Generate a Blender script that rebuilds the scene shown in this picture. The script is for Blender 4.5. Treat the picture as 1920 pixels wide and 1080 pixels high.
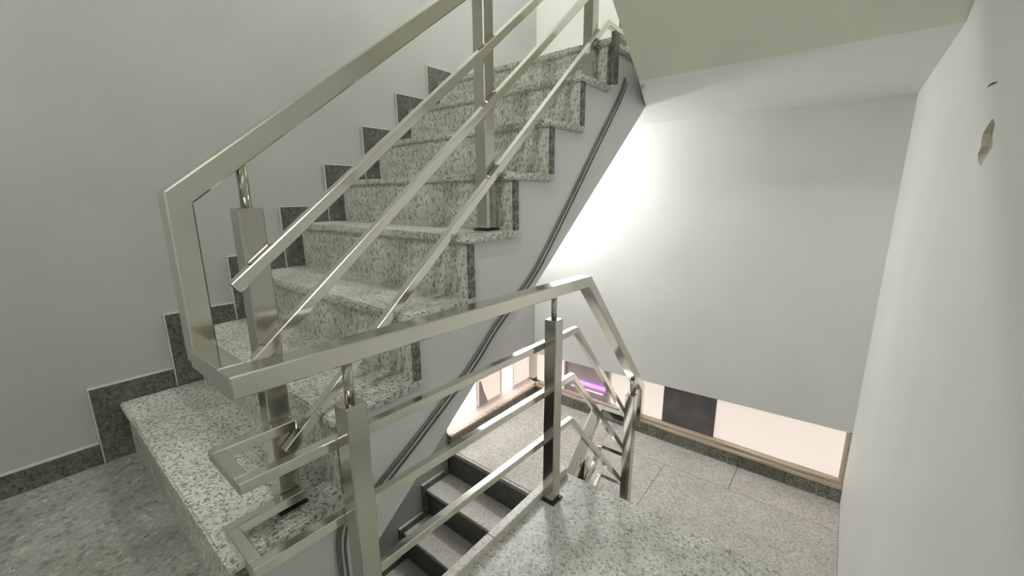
import bpy, bmesh, math, random
from mathutils import Vector, Matrix
from mathutils.geometry import tessellate_polygon
random.seed(4)
for o in list(bpy.data.objects): bpy.data.objects.remove(o)
scene = bpy.context.scene
col = scene.collection
S = 1.2                       # model unit -> metres

# ------------------------------------------------------------------ camera
CX, CY, CZ = 1.6709, -0.1581, 0.7890
YAW, PIT, ROL, FPX = -0.6770, -0.2194, -0.0063, 771.73
fw = Vector((math.sin(YAW)*math.cos(PIT), math.cos(YAW)*math.cos(PIT), math.sin(PIT)))
rt = Vector((math.cos(YAW), -math.sin(YAW), 0)); up = rt.cross(fw)
R = rt*math.cos(ROL) + up*math.sin(ROL); U = -rt*math.sin(ROL) + up*math.cos(ROL)
cam = bpy.data.cameras.new('camera'); cam.sensor_width = 36; cam.lens = FPX/1920*36
cam.clip_start = 0.01
camo = bpy.data.objects.new('camera', cam); col.objects.link(camo)
m = Matrix((R, U, -fw)).transposed().to_4x4(); m.translation = Vector((CX, CY, CZ))*S
camo.matrix_world = m
scene.camera = camo

# ------------------------------------------------------------------ world, exposure
w = bpy.data.worlds.new('world'); scene.world = w; w.use_nodes = True
w.node_tree.nodes['Background'].inputs[0].default_value = (0.8, 0.82, 0.78, 1)
w.node_tree.nodes['Background'].inputs[1].default_value = 0.05
scene.view_settings.view_transform = 'Standard'; scene.view_settings.look = 'None'
scene.view_settings.gamma = 1; scene.view_settings.use_curve_mapping = False
scene.view_settings.exposure = 0.0

LAMP_HALF = 255.0      # radiance of the wall lamp under the upper half landing
LAMP_MAIN = 125.0      # ceiling lamp of the landing where the camera stands
FILL_UP = 200.0        # unseen lamp added high above the rising flight as fill light

# ------------------------------------------------------------------ helpers
def srgb(r, g, b):
    f = lambda c: (c/255/12.92) if c/255 <= .04045 else ((c/255+.055)/1.055)**2.4
    return (f(r), f(g), f(b), 1)

class MB:
    """collects shapes (model units) into one mesh object"""
    def __init__(s): s.bm = bmesh.new()
    def box(s, x0, x1, y0, y1, z0, z1, mi=0):
        v = [s.bm.verts.new((x, y, z)) for x in (x0, x1) for y in (y0, y1) for z in (z0, z1)]
        for q in ((0,1,3,2), (4,6,7,5), (0,4,5,1), (2,3,7,6), (0,2,6,4), (1,5,7,3)):
            f = s.bm.faces.new([v[i] for i in q]); f.material_index = mi
        return s
    def prism(s, poly, axis, a, b, mi=0):
        def pt(p, t):
            return {0: (t, p[0], p[1]), 1: (p[0], t, p[1]), 2: (p[0], p[1], t)}[axis]
        A = [s.bm.verts.new(pt(p, a)) for p in poly]; B = [s.bm.verts.new(pt(p, b)) for p in poly]
        n = len(poly)
        for i in range(n):
            f = s.bm.faces.new((A[i], A[(i+1) % n], B[(i+1) % n], B[i])); f.material_index = mi
        for L in (A[::-1], B):
            f = s.bm.faces.new(L); f.material_index = mi
        return s
    def rail(s, path, h, x0, x1):
        """rectangular tube following a path in the YZ plane, mitred at its bends"""
        P = [Vector(p) for p in path]; up_, lo = [], []
        for i, p in enumerate(P):
            d = []
            if i > 0: d.append((P[i]-P[i-1]).normalized())
            if i < len(P)-1: d.append((P[i+1]-P[i]).normalized())
            n = [Vector((-q.y, q.x)) for q in d]
            if len(n) == 2:
                k = (n[0]+n[1]).normalized(); k = k/max(.3, k.dot(n[0]))
            else: k = n[0]
            up_.append(p+k*h/2); lo.append(p-k*h/2)
        ring = []
        for i in range(len(P)):
            ring.append([s.bm.verts.new((x, q.x, q.y)) for x, q in ((x0, lo[i]), (x1, lo[i]), (x1, up_[i]), (x0, up_[i]))])
        for i in range(len(P)-1):
            for j in range(4):
                s.bm.faces.new((ring[i][j], ring[i][(j+1) % 4], ring[i+1][(j+1) % 4], ring[i+1][j]))
        s.bm.faces.new(ring[0][::-1]); s.bm.faces.new(ring[-1])
        return s
    def tube(s, pts, r, n=10):
        P = [Vector(p) for p in pts]; rings = []
        for i, p in enumerate(P):
            d = (P[min(i+1, len(P)-1)]-P[max(i-1, 0)]).normalized()
            a = d.orthogonal().normalized() if abs(d.x) > .9 else d.cross(Vector((1, 0, 0))).normalized()
            b = d.cross(a)
            rings.append([s.bm.verts.new(p+(a*math.cos(t)+b*math.sin(t))*r) for t in [2*math.pi*k/n for k in range(n)]])
        for i in range(len(P)-1):
            for j in range(n):
                f = s.bm.faces.new((rings[i][j], rings[i][(j+1) % n], rings[i+1][(j+1) % n], rings[i+1][j])); f.smooth = True
        s.bm.faces.new(rings[0][::-1]); s.bm.faces.new(rings[-1])
        return s
    def ball(s, c, r, sx=1, seg=20):
        g = bmesh.ops.create_uvsphere(s.bm, u_segments=seg, v_segments=seg//2, radius=r)
        for v in g['verts']: v.co = Vector((v.co.x*sx, v.co.y, v.co.z))+Vector(c)
        for f in s.bm.faces: f.smooth = True
        return s
    def bevel(s, w, seg=1):
        bmesh.ops.recalc_face_normals(s.bm, faces=s.bm.faces)
        es = [e for e in s.bm.edges if len(e.link_faces) == 2 and e.calc_face_angle(0) > .3]
        bmesh.ops.bevel(s.bm, geom=es, offset=w, segments=seg, affect='EDGES', clamp_overlap=True)
        return s
    def build(s, name, mats, parent=None, kind=None, label=None, cat=None, group=None):
        bmesh.ops.recalc_face_normals(s.bm, faces=s.bm.faces)
        xs = [v.co.copy() for v in s.bm.verts]
        lo = Vector([min(p[i] for p in xs) for i in range(3)]); hi = Vector([max(p[i] for p in xs) for i in range(3)])
        c = (lo+hi)/2; c.z = lo.z
        for v in s.bm.verts: v.co = (v.co-c)*S
        me = bpy.data.meshes.new(name); s.bm.to_mesh(me); s.bm.free()
        for q in (mats if isinstance(mats, (list, tuple)) else [mats]): me.materials.append(q)
        o = bpy.data.objects.new(name, me); col.objects.link(o)
        o.location = c*S
        if parent:
            o.parent = parent
            o.location = c*S - world_loc(parent)
        if kind: o['kind'] = kind
        if label: o['label'] = label
        if cat: o['category'] = cat
        if group: o['group'] = group
        return o
def world_loc(o):
    l = o.location.copy()
    while o.parent: o = o.parent; l += o.location
    return l
def empty(name, loc, label=None, cat=None, kind=None, group=None):
    o = bpy.data.objects.new(name, None); col.objects.link(o); o.location = Vector(loc)*S
    o.empty_display_size = .1
    if label: o['label'] = label
    if cat: o['category'] = cat
    if kind: o['kind'] = kind
    if group: o['group'] = group
    return o

# ------------------------------------------------------------------ materials
def mat(name):
    m = bpy.data.materials.new(name); m.use_nodes = True
    nt = m.node_tree; b = nt.nodes['Principled BSDF']
    return m, nt, b
def N(nt, t, **k):
    n = nt.nodes.new(t)
    for a, v in k.items(): setattr(n, a, v)
    return n
def ramp(nt, stops, interp='LINEAR'):
    r = N(nt, 'ShaderNodeValToRGB'); r.color_ramp.interpolation = interp
    e = r.color_ramp.elements
    while len(e) < len(stops): e.new(.5)
    for i, (p, c) in enumerate(stops): e[i].position = p; e[i].color = c
    return r
def paint(name, c, var=.06, rough=.6, scale=2.2, bump=.08):
    m, nt, b = mat(name)
    tc = N(nt, 'ShaderNodeTexCoord')
    n1 = N(nt, 'ShaderNodeTexNoise'); n1.inputs['Scale'].default_value = scale; n1.inputs['Detail'].default_value = 4
    n2 = N(nt, 'ShaderNodeTexNoise'); n2.inputs['Scale'].default_value = 60; n2.inputs['Detail'].default_value = 3
    nt.links.new(tc.outputs['Object'], n1.inputs['Vector']); nt.links.new(tc.outputs['Object'], n2.inputs['Vector'])
    lo = tuple(x*(1-var) for x in c[:3])+(1,); hi = tuple(min(1, x*(1+var)) for x in c[:3])+(1,)
    r = ramp(nt, [(.3, lo), (.7, hi)])
    nt.links.new(n1.outputs['Fac'], r.inputs[0]); nt.links.new(r.outputs[0], b.inputs['Base Color'])
    bp = N(nt, 'ShaderNodeBump'); bp.inputs['Strength'].default_value = bump; bp.inputs['Distance'].default_value = .01
    nt.links.new(n2.outputs['Fac'], bp.inputs['Height']); nt.links.new(bp.outputs[0], b.inputs['Normal'])
    b.inputs['Roughness'].default_value = rough
    return m
def terrazzo(name, dark, mid, light, scale=95, pd=.16, pl=.72, rough=.4, stain=.25, stretch=(1, 1, 1)):
    m, nt, b = mat(name)
    tc = N(nt, 'ShaderNodeTexCoord'); mp = N(nt, 'ShaderNodeMapping'); mp.inputs['Scale'].default_value = stretch
    nt.links.new(tc.outputs['Object'], mp.inputs['Vector'])
    nz = N(nt, 'ShaderNodeTexNoise'); nz.inputs['Scale'].default_value = 40; nz.inputs['Detail'].default_value = 2
    nt.links.new(mp.outputs[0], nz.inputs['Vector'])
    ad = N(nt, 'ShaderNodeVectorMath', operation='MULTIPLY_ADD'); ad.inputs[1].default_value = (.008, .008, .008)
    nt.links.new(nz.outputs['Color'], ad.inputs[0]); nt.links.new(mp.outputs[0], ad.inputs[2])
    v = N(nt, 'ShaderNodeTexVoronoi'); v.inputs['Scale'].default_value = scale
    nt.links.new(ad.outputs[0], v.inputs['Vector'])
    sp = N(nt, 'ShaderNodeSeparateColor'); nt.links.new(v.outputs['Color'], sp.inputs[0])
    r = ramp(nt, [(0, dark), (pd, dark), (pd+.07, mid), (pl-.12, mid), (pl+.1, light), (1, light)])
    nt.links.new(sp.outputs[0], r.inputs[0])
    v2 = N(nt, 'ShaderNodeTexVoronoi'); v2.inputs['Scale'].default_value = scale*2.3
    nt.links.new(ad.outputs[0], v2.inputs['Vector'])
    sp2 = N(nt, 'ShaderNodeSeparateColor'); nt.links.new(v2.outputs['Color'], sp2.inputs[0])
    r2 = ramp(nt, [(0, dark), (.2, mid), (.7, mid), (1, light)])
    nt.links.new(sp2.outputs[1], r2.inputs[0])
    mx = N(nt, 'ShaderNodeMix', data_type='RGBA'); mx.inputs[0].default_value = .42
    nt.links.new(r.outputs[0], mx.inputs[6]); nt.links.new(r2.outputs[0], mx.inputs[7])
    n3 = N(nt, 'ShaderNodeTexNoise'); n3.inputs['Scale'].default_value = 5; n3.inputs['Detail'].default_value = 5
    nt.links.new(tc.outputs['Object'], n3.inputs['Vector'])
    r3 = ramp(nt, [(.35, (1-stain, 1-stain, 1-stain*1.1, 1)), (.62, (1, 1, 1, 1))])
    nt.links.new(n3.outputs['Fac'], r3.inputs[0])
    ml = N(nt, 'ShaderNodeMix', data_type='RGBA', blend_type='MULTIPLY'); ml.inputs[0].default_value = 1
    nt.links.new(mx.outputs[2], ml.inputs[6]); nt.links.new(r3.outputs[0], ml.inputs[7])
    nt.links.new(ml.outputs[2], b.inputs['Base Color'])
    b.inputs['Roughness'].default_value = rough
    bp = N(nt, 'ShaderNodeBump'); bp.inputs['Strength'].default_value = .12; bp.inputs['Distance'].default_value = .004
    nt.links.new(sp2.outputs[0], bp.inputs['Height']); nt.links.new(bp.outputs[0], b.inputs['Normal'])
    return m
def steel(name, c, rough=.22):
    m, nt, b = mat(name)
    tc = N(nt, 'ShaderNodeTexCoord')
    n = N(nt, 'ShaderNodeTexNoise'); n.inputs['Scale'].default_value = 5; n.inputs['Detail'].default_value = 1
    nt.links.new(tc.outputs['Object'], n.inputs['Vector'])
    r = ramp(nt, [(.35, tuple(x*.95 for x in c[:3])+(1,)), (.65, c)]); nt.links.new(n.outputs['Fac'], r.inputs[0])
    nt.links.new(r.outputs[0], b.inputs['Base Color'])
    mr = N(nt, 'ShaderNodeMapRange'); mr.inputs[3].default_value = rough*.85; mr.inputs[4].default_value = rough*1.2
    nt.links.new(n.outputs['Fac'], mr.inputs[0]); nt.links.new(mr.outputs[0], b.inputs['Roughness'])
    b.inputs['Metallic'].default_value = 1
    return m
def plain(name, c, rough=.5, metal=0):
    m, nt, b = mat(name)
    tc = N(nt, 'ShaderNodeTexCoord'); n = N(nt, 'ShaderNodeTexNoise'); n.inputs['Scale'].default_value = 12
    nt.links.new(tc.outputs['Object'], n.inputs['Vector'])
    r = ramp(nt, [(.3, tuple(x*.85 for x in c[:3])+(1,)), (.7, c)]); nt.links.new(n.outputs['Fac'], r.inputs[0])
    nt.links.new(r.outputs[0], b.inputs['Base Color'])
    b.inputs['Roughness'].default_value = rough; b.inputs['Metallic'].default_value = metal
    return m
def glow(name, c, s, base=None, stripes=None):
    m, nt, b = mat(name)
    b.inputs['Base Color'].default_value = base or c; b.inputs['Roughness'].default_value = .4
    b.inputs['Emission Strength'].default_value = s
    b.inputs['Emission Color'].default_value = c
    if stripes:
        tc = N(nt, 'ShaderNodeTexCoord'); wv = N(nt, 'ShaderNodeTexWave', bands_direction='Y')
        wv.inputs['Scale'].default_value = stripes; wv.inputs['Distortion'].default_value = 2.5; wv.inputs['Detail'].default_value = 1
        nt.links.new(tc.outputs['Object'], wv.inputs['Vector'])
        r = ramp(nt, [(.2, tuple(x*.55 for x in c[:3])+(1,)), (.75, c)])
        nt.links.new(wv.outputs['Fac'], r.inputs[0]); nt.links.new(r.outputs[0], b.inputs['Emission Color'])
    return m
def wood(name, a, c):
    m, nt, b = mat(name)
    tc = N(nt, 'ShaderNodeTexCoord'); mp = N(nt, 'ShaderNodeMapping')
    nt.links.new(tc.outputs['Object'], mp.inputs['Vector']); mp.inputs['Scale'].default_value = (1.2, 30, 30)
    n = N(nt, 'ShaderNodeTexNoise'); n.inputs['Scale'].default_value = 2.5; n.inputs['Detail'].default_value = 4
    nt.links.new(mp.outputs[0], n.inputs['Vector'])
    r = ramp(nt, [(.35, a), (.6, c)]); nt.links.new(n.outputs['Fac'], r.inputs[0])
    nt.links.new(r.outputs[0], b.inputs['Base Color']); b.inputs['Roughness'].default_value = .6
    return m

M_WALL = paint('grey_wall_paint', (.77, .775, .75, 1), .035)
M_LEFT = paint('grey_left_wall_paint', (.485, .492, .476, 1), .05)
M_SIDE = paint('stair_side_paint', (.80, .80, .805, 1), .03, rough=.65)
M_CEIL = paint('soffit_paint', (.76, .77, .66, 1), .03, rough=.75)
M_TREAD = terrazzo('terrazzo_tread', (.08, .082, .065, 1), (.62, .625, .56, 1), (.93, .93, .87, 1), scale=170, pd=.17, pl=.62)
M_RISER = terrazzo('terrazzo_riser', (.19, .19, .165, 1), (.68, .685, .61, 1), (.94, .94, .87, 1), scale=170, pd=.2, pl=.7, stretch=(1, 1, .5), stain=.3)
M_EDGE = terrazzo('terrazzo_edge', (.05, .05, .04, 1), (.20, .20, .165, 1), (.40, .40, .34, 1), scale=110, pd=.25)
M_FLOOR = terrazzo('terrazzo_floor_dull', (.20, .195, .175, 1), (.41, .405, .37, 1), (.68, .675, .62, 1), scale=75, pd=.10, pl=.9, stain=.28)
M_PLAT = terrazzo('terrazzo_platform', (.16, .165, .14, 1), (.58, .585, .535, 1), (.84, .84, .78, 1), scale=130, pd=.12, stain=.28)
M_KERB = terrazzo('pale_kerb_stone', (.40, .39, .35, 1), (.68, .66, .60, 1), (.86, .84, .79, 1), scale=140, pd=.1, stain=.1)
M_LAND = terrazzo('terrazzo_tile_pinkish', (.30, .28, .25, 1), (.55, .525, .475, 1), (.76, .73, .68, 1), scale=120, pd=.12, stain=.12)
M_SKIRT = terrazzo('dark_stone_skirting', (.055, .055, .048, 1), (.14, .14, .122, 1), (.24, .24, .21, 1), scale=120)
M_SKIRT2 = terrazzo('green_stone_skirting', (.07, .075, .06, 1), (.19, .20, .165, 1), (.34, .345, .30, 1), scale=100)
M_FILL = plain('pale_filler', (.66, .66, .60, 1), .6)
M_STEEL = steel('brushed_steel', (.74, .73, .665, 1), .13)
M_STEELP = steel('post_steel', (.56, .55, .505, 1), .17)
M_DARK = plain('dark_rubber', (.02, .02, .018, 1), .5)
M_CABLE = plain('grey_cable', (.22, .22, .21, 1), .5)
M_CABLE2 = plain('pale_cable', (.55, .55, .54, 1), .5)
M_WHITE = plain('white_plastic', (.75, .75, .70, 1), .4)
M_WOOD = wood('raw_wood', (.32, .25, .18, 1), (.58, .49, .39, 1))
M_PINK = glow('pink_backlit_pane', (.97, .86, .79, 1), .58, (.82, .74, .68, 1))
M_PINKW = paint('pink_paint', (.80, .66, .60, 1), .03)
M_BRIGHT = glow('bright_window', (1, .95, .90, 1), 3.8)
M_CURT = glow('curtain_window', (1, .84, .76, 1), .72, stripes=22)
M_SLATE = paint('dark_slate_panel', (.13, .12, .122, 1), .3, .35, 9)
M_BROWN = paint('brownish_pane', (.56, .48, .46, 1), .12, .3, 7)
M_PURPLE = glow('purple_reflection', (.60, .26, .95, 1), 1.5)
M_PALEREFL = glow('pale_reflection', (1, .85, .95, 1), 1.0)
M_PLASTER = paint('raw_plaster', (.46, .43, .35, 1), .3, .9, 30, .5)
def globe(name, s): return glow(name, (1, 1, .98, 1), s)
M_GLOBE1 = globe('lamp_globe_half', LAMP_HALF); M_GLOBE2 = globe('lamp_globe_main', LAMP_MAIN); M_GLOBE3 = globe('fill_globe_up', FILL_UP)

# ------------------------------------------------------------------ dimensions (model units)
W_ST = .915; W_TR = .935                      # stair side face, tread ends
XR, YB, YF = 1.826, 2.183, -1.5               # right, back and front walls
H2 = -.664                                    # half landing below
ZP = -.17                                     # platform one riser below the landing
YP = .965                                     # platform edge
ZU, ZSOF = 1.339, 1.172                       # upper half landing, its soffit
TOP, BOT = 3.2, -2.0
AY = [None, -.0126, .190, .388, .580, .769, .953, 1.138, 1.326]
AZ = [0.005, .181, .363, .527, .693, .856, 1.021, 1.184, 1.339]

# ------------------------------------------------------------------ walls
b = MB()
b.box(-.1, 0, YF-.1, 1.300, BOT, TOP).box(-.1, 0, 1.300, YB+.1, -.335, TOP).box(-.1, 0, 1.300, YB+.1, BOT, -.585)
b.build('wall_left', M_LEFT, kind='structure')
b = MB()
b.prism([(0, -.347), (XR, -.304), (XR, TOP), (0, TOP)], 1, YB, YB+.1)
b.box(0, XR, YB, YB+.1, BOT, -.585)
b.build('wall_back', M_WALL, kind='structure')
MB().box(-.1, XR+.1, YF-.1, YF, BOT, TOP).build('wall_front', M_WALL, kind='structure')

# right wall with its chipped plaster hole
hole = [(.827, .901), (.804, .890), (.805, .8775), (.787, .8547), (.8055, .8462), (.822, .840), (.827, .836), (.8336, .8306),
        (.8588, .8379), (.8744, .851), (.8653, .8622), (.872, .872), (.8708, .8846), (.8516, .894)]
chip = [(.9195, .9605), (.9125, .9642), (.8845, .9629), (.8475, .9566), (.8664, .9571), (.8951, .9601)]
outer = [(YF-.1, BOT), (YB+.1, BOT), (YB+.1, TOP), (YF-.1, TOP)]
bm = MB()
loops = [outer, hole, chip]
pts = [p for L in loops for p in L]
V = [bm.bm.verts.new((XR, y, z)) for y, z in pts]
for t in tessellate_polygon([[Vector((y, z, 0)) for y, z in L] for L in loops]):
    try: bm.bm.faces.new([V[i] for i in t])
    except ValueError: pass
off = len(outer)
for L in loops[1:]:
    n = len(L); cy = sum(p[0] for p in L)/n; cz = sum(p[1] for p in L)/n
    inner = [bm.bm.verts.new((XR+.009, cy+(y-cy)*.75, cz+(z-cz)*.8)) for y, z in L]
    for i in range(n):
        f = bm.bm.faces.new((V[off+i], V[off+(i+1) % n], inner[(i+1) % n], inner[i])); f.material_index = 1
    c = bm.bm.verts.new((XR+.014, cy, cz))
    for i in range(n):
        f = bm.bm.faces.new((inner[i], inner[(i+1) % n], c)); f.material_index = 1
    off += n
OV = V[:4]
bk = [bm.bm.verts.new((XR+.1, y, z)) for y, z in outer]
for i in range(4): bm.bm.faces.new((OV[i], OV[(i+1) % 4], bk[(i+1) % 4], bk[i]))
bm.bm.faces.new(bk)
bm.build('wall_right', [M_WALL, M_PLASTER], kind='structure')

# ------------------------------------------------------------------ floors, ceilings
MB().box(0, XR, YF, -.0005, -.165, .005).build('floor_landing', M_FLOOR, kind='structure')
MB().box(0, XR, YF, YB, BOT-.1, BOT).build('floor_below', M_FLOOR, kind='structure')
b = MB(); b.box(0, XR, YF, .25, 1.99, 2.09)
b.build('ceiling_landing', M_CEIL, kind='structure')
sof = lambda y: .1962+.801*(y-.5164)
b = MB(); b.prism([(.25, 1.99), (1.734, 3.17), (YB, 3.17), (YB, 3.27), (1.70, 3.27), (.25, 2.12)], 0, 0, XR)
b.build('ceiling_upper', M_CEIL, kind='structure')
MB().prism([(1.311, ZSOF), (.36, 1.90), (.36, 1.985), (1.311, 1.335)], 0, 1.055, XR).build('ceiling_flight_soffit', M_CEIL, kind='structure')
MB().prism([(0, 1.734), (W_ST, 1.734), (1.055, 1.311), (XR, 1.311), (XR, YB), (0, YB)], 2, ZSOF, ZU-.001).build('ceiling_half_landing', [M_WALL], kind='structure')

# half landing: terrazzo tiles on a slab
fl = MB().box(0, XR, 1.300, YB, H2-.15, H2-.012).build('floor_half_landing', M_DARK, kind='structure')
g = .0012
rows = [(1.300, 1.9335, [0, 1.0667, XR]), (1.9335, YB, [0, .69, 1.385, XR])]
for y0, y1, xs in rows:
    for a, c in zip(xs[:-1], xs[1:]):
        MB().box(a+g, c-g, y0+g, y1-g, H2-.012, H2).build('floor_tile', M_LAND, fl)

# platform one riser below the landing, and the kerb on its open edge
pf = MB().box(.998, XR, .012, YP-.012, ZP-.14, ZP-.022).build('floor_platform', M_SIDE, kind='structure')
MB().box(.990, XR, .012, YP, ZP-.022, ZP).bevel(.003).build('slab', M_PLAT, pf)
MB().box(.998, XR, 0, .012, ZP-.14, -.0).build('riser', M_RISER, pf)
for y0, y1 in ((.014, .30), (.302, .564), (.566, .955)):
    MB().box(.994, 1.0205, y0, y1, ZP, -.142).bevel(.0015).build('kerb_tile', M_KERB, pf)

# ------------------------------------------------------------------ rising flight
fa = empty('stair_flight', (.46, .66, 0), 'terrazzo stair flight climbing beside the grey wall with stepped dark skirting', 'stairs')
prof = [(AY[1]+.03, .006)]
for k in range(1, 9):
    prof += [(AY[k]+.026, AZ[k-1]+ (.001 if k == 1 else -.0225)), (AY[k]+.026, AZ[k]-.0225)]
prof = prof[1:]
prof[0] = (AY[1]+.026, -.19)
prof += [(1.734, ZU-.0225), (1.734, ZSOF)]
prof += [(.06, sof(.06))]
MB().prism(prof, 0, .013, W_ST).build('stringer', M_SIDE, fa)
for k in range(1, 9):
    ye = AY[k+1]+.026 if k < 8 else 1.615
    t = MB().box(.013, W_TR, AY[k], ye-.0005, AZ[k]-.022, AZ[k]).bevel(.004, 2)
    t.build('tread', M_TREAD, fa)
    z0 = AZ[k-1] if k > 1 else .0055
    MB().box(.013, W_TR-.016, AY[k]+.012, AY[k]+.0255, z0, AZ[k]-.0222).build('riser', M_RISER, fa)
    MB().box(W_TR-.0158, W_TR-.006, AY[k]+.012, AY[k]+.030, z0 if k > 1 else .0055, AZ[k]-.0222).build('riser_end', M_EDGE, fa)
MB().box(W_TR+.0005, W_TR+.016, AY[8]+.002, AY[8]+.042, AZ[7]+.004, ZU+.018).bevel(.002).build('edge_block', M_SKIRT, fa)
hs, a_ = .061, .057
def skirt(y0, y1, z0, z1, parent, th=.012):
    b = MB(); b.box(0.0005, th, y0, y1, z0, z1)
    b.bm.faces.ensure_lookup_table()
    b.bm.normal_update()
    e = .0035
    b.box(0.0005, th+.0004, y0-.0002, y1, z1, z1+e, 1)
    b.box(0.0005, th+.0004, y0-e, y0-.0002, z0, z1+e, 1)
    return b.build('skirting_tile', [M_SKIRT, M_FILL], parent)
for k in range(1, 9):
    y1 = AY[k+1]-a_-.004 if k < 8 else 1.730
    skirt(AY[k]-a_, y1, (AZ[k-1] if k > 1 else .0055), AZ[k]+hs, fa)
bl = MB().box(.0005, .012, YF+.001, AY[1]-a_-.005, .0055, .07).box(.0005, .0125, YF+.001, AY[1]-a_-.005, .07, .0735, 1)
bl.build('baseboard_left', [M_SKIRT, M_FILL], kind='structure')

# ------------------------------------------------------------------ flight going down from the platform to the half landing
fb = empty('stair_flight', (1.41, 1.13, H2), 'short flight of steps going down from terrazzo platform to tiled half landing', 'stairs')
BY = [YP, 1.13, 1.295]; BZ = [ZP, -.335, -.50, H2]
MB().prism([(YP-.024, ZP-.024), (YP-.024, -.357), (1.13-.024, -.357), (1.13-.024, -.522), (1.270, -.522), (1.270, H2-.15), (1.20, H2-.15), (YP-.15, ZP-.20), (YP-.15, ZP-.141), (YP-.03, ZP-.141)][1:], 0, .998, XR).build('stringer', M_SIDE, fb)
for i in range(3):
    MB().box(.998, XR, BY[i]-.0238, BY[i]-.0125, BZ[i+1] if i < 2 else H2, BZ[i]-.0225).build('riser', M_RISER, fb)
    if i < 2: MB().box(.990, XR, BY[i]-.023, BY[i+1], BZ[i+1]-.022, BZ[i+1]-.0002).bevel(.003).build('tread', M_PLAT, fb)

# ------------------------------------------------------------------ flight going down under the rising one
fc = empty('stair_flight', (.46, .7, -1.6), 'shadowed flight going down from half landing underneath the rising stairs', 'stairs')
g_, r_ = .168, .168
n = 6
b = MB()
# body as one convex slab under each step keeps the mesh simple
for k in range(n):
    y = 1.290-k*g_; z = H2-(k+1)*r_
    b.box(.013, W_ST, y-g_+.026, y+.0255, z-.22, z-.0225)
b.build('stringer', M_SIDE, fc)
MB().box(.013, W_TR, 1.282, 1.2995, H2-.024, H2).bevel(.003).build('nosing', M_LAND, fc)
for k in range(n):
    y = 1.290-k*g_; z = H2-(k+1)*r_
    zt = H2-k*r_
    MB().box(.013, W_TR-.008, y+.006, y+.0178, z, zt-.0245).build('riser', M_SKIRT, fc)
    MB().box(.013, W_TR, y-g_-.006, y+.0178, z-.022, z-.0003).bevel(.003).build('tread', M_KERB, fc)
    b = MB(); b.box(.0005, .0125, y-g_-.03, y-.035, z-.15, z+.032); b.box(.0005, .0145, y-g_-.03, y-.035, z+.032, z+.0375, 1)
    b.build('skirting_tile', [M_SKIRT2, M_FILL], fc)

# ------------------------------------------------------------------ stone base and low windows round the half landing
bb = empty('baseboard_back', (.9, YB-.015, H2), kind='structure')
xs = [.031, .36, .69, .94, 1.24, 1.385, 1.60, XR-.001]
for i, (a, c) in enumerate(zip(xs[:-1], xs[1:])):
    MB().box(a+.0008, c-.0008, YB-.028, YB-.0005, H2+.0005, -.593).bevel(.001).build('skirting_tile', [M_SKIRT2, M_SKIRT2, M_EDGE, M_SKIRT2, M_EDGE, M_SKIRT, M_EDGE][i], bb)
bl2 = empty('baseboard_side', (.015, 1.74, H2), kind='structure')
for a, c in ((1.302, 1.60), (1.602, 1.90), (1.902, YB-.001)):
    MB().box(.0005, .030, a, c, H2+.0005, -.593).bevel(.001).build('skirting_tile', M_SKIRT2, bl2)

w1 = empty('window_1', (.9, YB, -.59), kind='structure')
MB().box(.0335, XR-.001, YB-.032, YB-.002, -.5925, -.578).bevel(.002).build('window_sill', M_WOOD, w1)
MB().box(.0335, XR-.001, YB-.010, YB+.055, -.5778, -.566).bevel(.002).build('window_sill', M_WOOD, w1)
yp = YB+.030
def pane(x0, x1, m_, nm='pane', z1=-.300, dy=0):
    return MB().box(x0, x1, yp+dy, yp+.012+dy, -.5655, z1).build(nm, m_, w1)
pane(.003, .244, M_PINK); pane(.254, .585, M_BROWN, dy=.006); pane(.602, .943, M_PINK)
pane(.948, 1.222, M_SLATE, 'panel', dy=-.008); pane(1.240, 1.806, M_PINK)
for x0, x1 in ((.245, .253), (.587, .600), (1.8065, 1.8195)):
    MB().box(x0, x1, yp-.012, yp+.014, -.5655, -.300).build('mullion', M_WHITE if x0 > .3 else M_PINKW, w1)
MB().box(1.2225, 1.2395, yp-.010, yp+.012, -.5655, -.300).bevel(.002).build('mullion', M_SLATE, w1)
MB().box(1.820, 1.8255, YB-.006, YB+.03, -.5655, -.310).build('edge_strip', M_WOOD, w1)

w2 = empty('window_2', (0, 1.74, -.59), kind='structure')
MB().box(.002, .034, 1.301, YB-.0335, -.5925, -.578).bevel(.002).build('window_sill', M_WOOD, w2)
MB().prism([(-.055, -.5848), (.012, -.5848), (.012, -.5775), (-.055, -.545)], 1, 1.301, YB-.001).build('window_sill', M_PINKW, w2)
def pane2(y0, y1, m_):
    MB().box(-.052, -.042, y0, y1, -.5445, -.3355).build('pane', m_, w2)
pane2(1.302, 1.590, M_BRIGHT); pane2(1.605, 1.835, M_CURT); pane2(1.845, 1.965, M_BRIGHT); pane2(1.975, YB-.012, M_PINK)
for y in (1.591, 1.836, 1.966):
    MB().box(-.052, -.034, y, y+.008, -.5445, -.3355).build('mullion', M_PINKW, w2)
MB().box(-.056, .0015, YB-.010, YB+.045, -.5445, -.3355).build('mullion', M_WHITE, w2)
MB().prism([(1.62, -.546), (1.70, -.546), (1.655, -.44), (1.64, -.38), (1.625, -.38)], 0, -.0415, -.033).build('curtain_fold', paint('mauve_cloth', (.55, .42, .45, 1), .1), w2)

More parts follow.
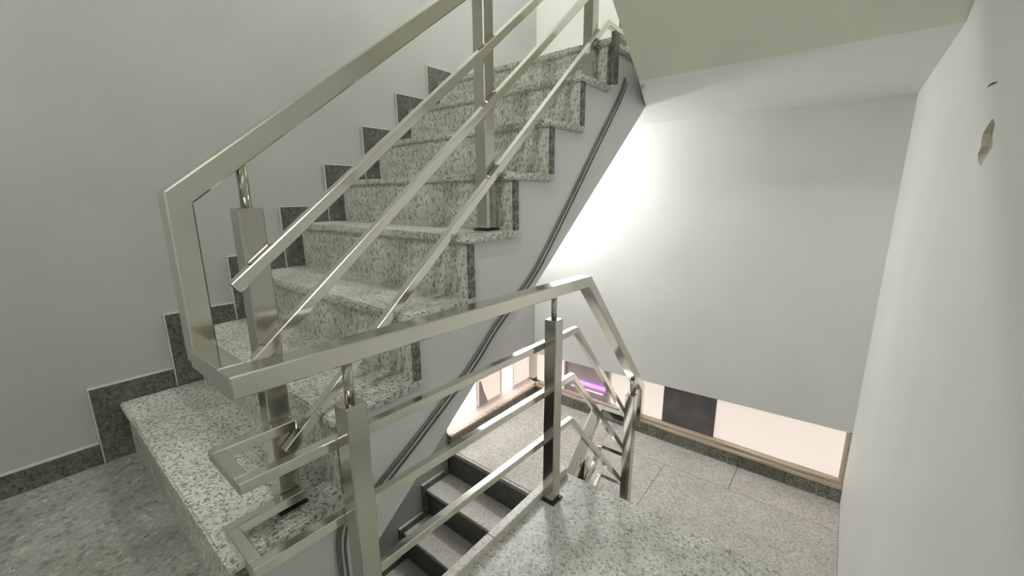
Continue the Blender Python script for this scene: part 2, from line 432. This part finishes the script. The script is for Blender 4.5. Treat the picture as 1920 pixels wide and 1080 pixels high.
# reflections in the brownish pane, put in as glowing tubes
def reflection_strip(x0, x1, z, r, mt, label):
    o = empty('reflection_strip', ((x0+x1)/2, yp-.006, z-r), label, 'lamp')
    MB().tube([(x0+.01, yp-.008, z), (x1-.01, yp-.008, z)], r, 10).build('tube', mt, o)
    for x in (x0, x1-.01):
        MB().box(x, x+.0099, yp-.008-r, yp+.0055, z-r, z+r).build('strip_end', M_WHITE if r < .01 else M_BROWN, o)
reflection_strip(.262, .580, -.478, .0135, M_PURPLE, 'purple reflection added as a glowing strip low behind the steel railing')
reflection_strip(.300, .560, -.519, .004, M_PALEREFL, 'thin pale reflection added as a glowing strip just under the purple one')

# ------------------------------------------------------------------ railing
rl = empty('stair_railing', (1.0, .6, 0), 'continuous brushed steel stair railing with square posts and three slim rails', 'railing')
HX0, HX1 = .840, .884          # handrail of the rising and lower flights
GX0, GX1 = 1.018, 1.062        # handrail along the platform
hh = .034
def part(bm_, name, m_=M_STEEL, parent=None, bev=.0022):
    if bev: bm_.bevel(bev)
    return bm_.build(name, m_, parent or rl)
ztop = lambda y: .800+.77*(y-.008)
off = hh/2*math.sqrt(1+.77**2)
part(MB().rail([(.023, .524), (.023, ztop(.023)-off), (1.377, ztop(1.377)-off), (1.63, ztop(1.377)-off)], hh, HX0, HX1), 'handrail')
part(MB().box(HX1+.0003, GX0-.0003, .001, .036, .524, .557), 'handrail')
part(MB().rail([(.001, .5395), (1.0, .5215), (1.537, -.052), (1.537, -.236)], hh, GX0, GX1), 'handrail')
part(MB().box(HX1+.0003, GX0-.0003, 1.503, 1.537, -.236, -.203), 'handrail')
part(MB().rail([(1.537, -.2195), (1.49, -.2195), (.62, -.2195-.95*.87)], hh, HX0, HX1), 'handrail')
# slim rails: rising flight
RX0, RX1 = .8815, .9015
rt_ = .020
def slim(path, x0, x1): return part(MB().rail(path, rt_, x0, x1), 'rail', bev=.0015)
for y0, z0, sl in ((.0735, .6557, .81), (.0879, .5196, .825), (.118, .3265, .868)):
    o_ = rt_/2*math.sqrt(1+sl*sl)
    slim([(y0, z0-o_), (1.377, z0+sl*(1.377-y0)-o_), (1.63, z0+sl*(1.377-y0)-o_)], RX0, RX1)
# slim rails: platform and flight down
QX0, QX1 = 1.0015, 1.0215
slim([(.001, .365), (1.0, .352), (1.475, -.18)], QX0, QX1)
slim([(.001, .212), (.985, .19), (1.472, -.352)], QX0, QX1)
slim([(.150, .049), (.98, .027), (1.475, -.525)], QX0, QX1)
for z in (.365, .212):
    part(MB().box(RX1+.0003, QX0-.0003, .001, .021, z-.010, z+.010), 'rail', bev=.0015)
    part(MB().box(RX0, RX1, .001, .138, z-.010, z+.010), 'rail', bev=.0015)
for z in (-.394, -.550):
    part(MB().box(RX1+.0003, QX1, 1.492, 1.512, z-.010, z+.010), 'rail', bev=.0015)
    slim([(1.512, z), (1.48, z), (.66, z-.97*.82)], RX0, RX1)
slim([(1.512, -.62), (1.44, -.62), (1.36, -.70)], RX0, RX1)
def post(x0, y0, z0, z1, zr):
    p = part(MB().box(x0, x0+.040, y0, y0+.040, z0+.006, z1), 'post', M_STEELP)
    c = (x0+.020, y0+.020)
    MB().tube([(c[0], c[1], z1), (c[0], c[1], zr)], .0085, 14).build('support_pin', M_STEELP, p)
    MB().box(c[0]-.027, c[0]+.027, c[1]-.027, c[1]+.027, z0, z0+.006).bevel(.001).build('base_plate', M_DARK, p)
post(.840, .100, AZ[1], .772, ztop(.12)-.042)
post(.840, .715, AZ[4], 1.30, ztop(.735)-.042)
post(.840, 1.295, AZ[7], 1.70, ztop(1.315)-.042)
post(.840, 1.585, ZU, 1.74, ztop(1.377)-hh)
post(1.0217, .155, ZP, .442, .521)
post(1.0217, .800, ZP, .437, .508)
post(1.0217, 1.430, H2, -.055, .012)
post(.840, 1.352, H2, -.395, -.354)

# ------------------------------------------------------------------ cables along the stair side
def cable(pts, r, m_, label):
    sm = []
    P = [Vector((W_ST+.0042, y, z)) for y, z in pts]
    for i in range(len(P)-1):
        p0, p1, p2, p3 = P[max(i-1, 0)], P[i], P[i+1], P[min(i+2, len(P)-1)]
        for t in [q/6 for q in range(6)]:
            sm.append(.5*((2*p1)+(-p0+p2)*t+(2*p0-5*p1+4*p2-p3)*t*t+(-p0+3*p1-3*p2+p3)*t**3))
    sm.append(P[-1])
    MB().tube(sm, r, 8).build('electrical_cable', m_, label=label, cat='cable', group='cables along the stair side')
base = [(.1830, -.14), (.1800, .02), (.1835, .085), (.205, .125), (.285, .150), (.57, .325), (.70, .43), (.885, .558), (1.07, .750), (1.27, .97), (1.45, 1.165), (1.50, 1.24)]
cable(base, .0036, M_CABLE, 'dark grey cable clipped along the side of the rising stairs, upper strand')
cable([(y+.009, z-.0075) for y, z in base], .0036, M_CABLE2, 'pale grey cable between two dark ones along the rising stair side')
cable([(y+.0165, z-.0145) for y, z in base], .0028, M_CABLE, 'thin dark cable along the side of the rising stairs, lowest strand')

# short white conduit beside the top of the flight
MB().tube([(1.046, 1.37, 1.16), (1.046, 1.345, 1.215), (1.046, 1.28, 1.29)], .007, 10).build('conduit', M_WHITE, label='short white conduit piece at the edge of sloping soffit', cat='conduit')

# ------------------------------------------------------------------ lamps
def wall_lamp(c, axis, m_, label, r=.045, arm=.0):
    d = Vector(axis); c = Vector(c)
    o = empty('wall_lamp', c, label, 'lamp')
    MB().tube([c, c+d*.016], .05, 20).build('base', M_WHITE, o)
    MB().tube([c+d*.0162, c+d*(.045+arm)], .022, 16).build('holder', M_WHITE, o)
    MB().ball(c+d*(.045+arm+r*.98), r).build('globe', m_, o)
wall_lamp((0.0005, 1.90, .92), (1, 0, 0), M_GLOBE1, 'round white wall lamp above the half landing beneath upper slab', .05)
wall_lamp((1.40, -.45, 1.9895), (0, 0, -1), M_GLOBE2, 'round white ceiling lamp over the main landing', .06)
wall_lamp((0.62, 1.25, 2.783), (0, 0, -1), M_GLOBE3, 'unseen lamp added high above the rising stairs as fill light', .06)
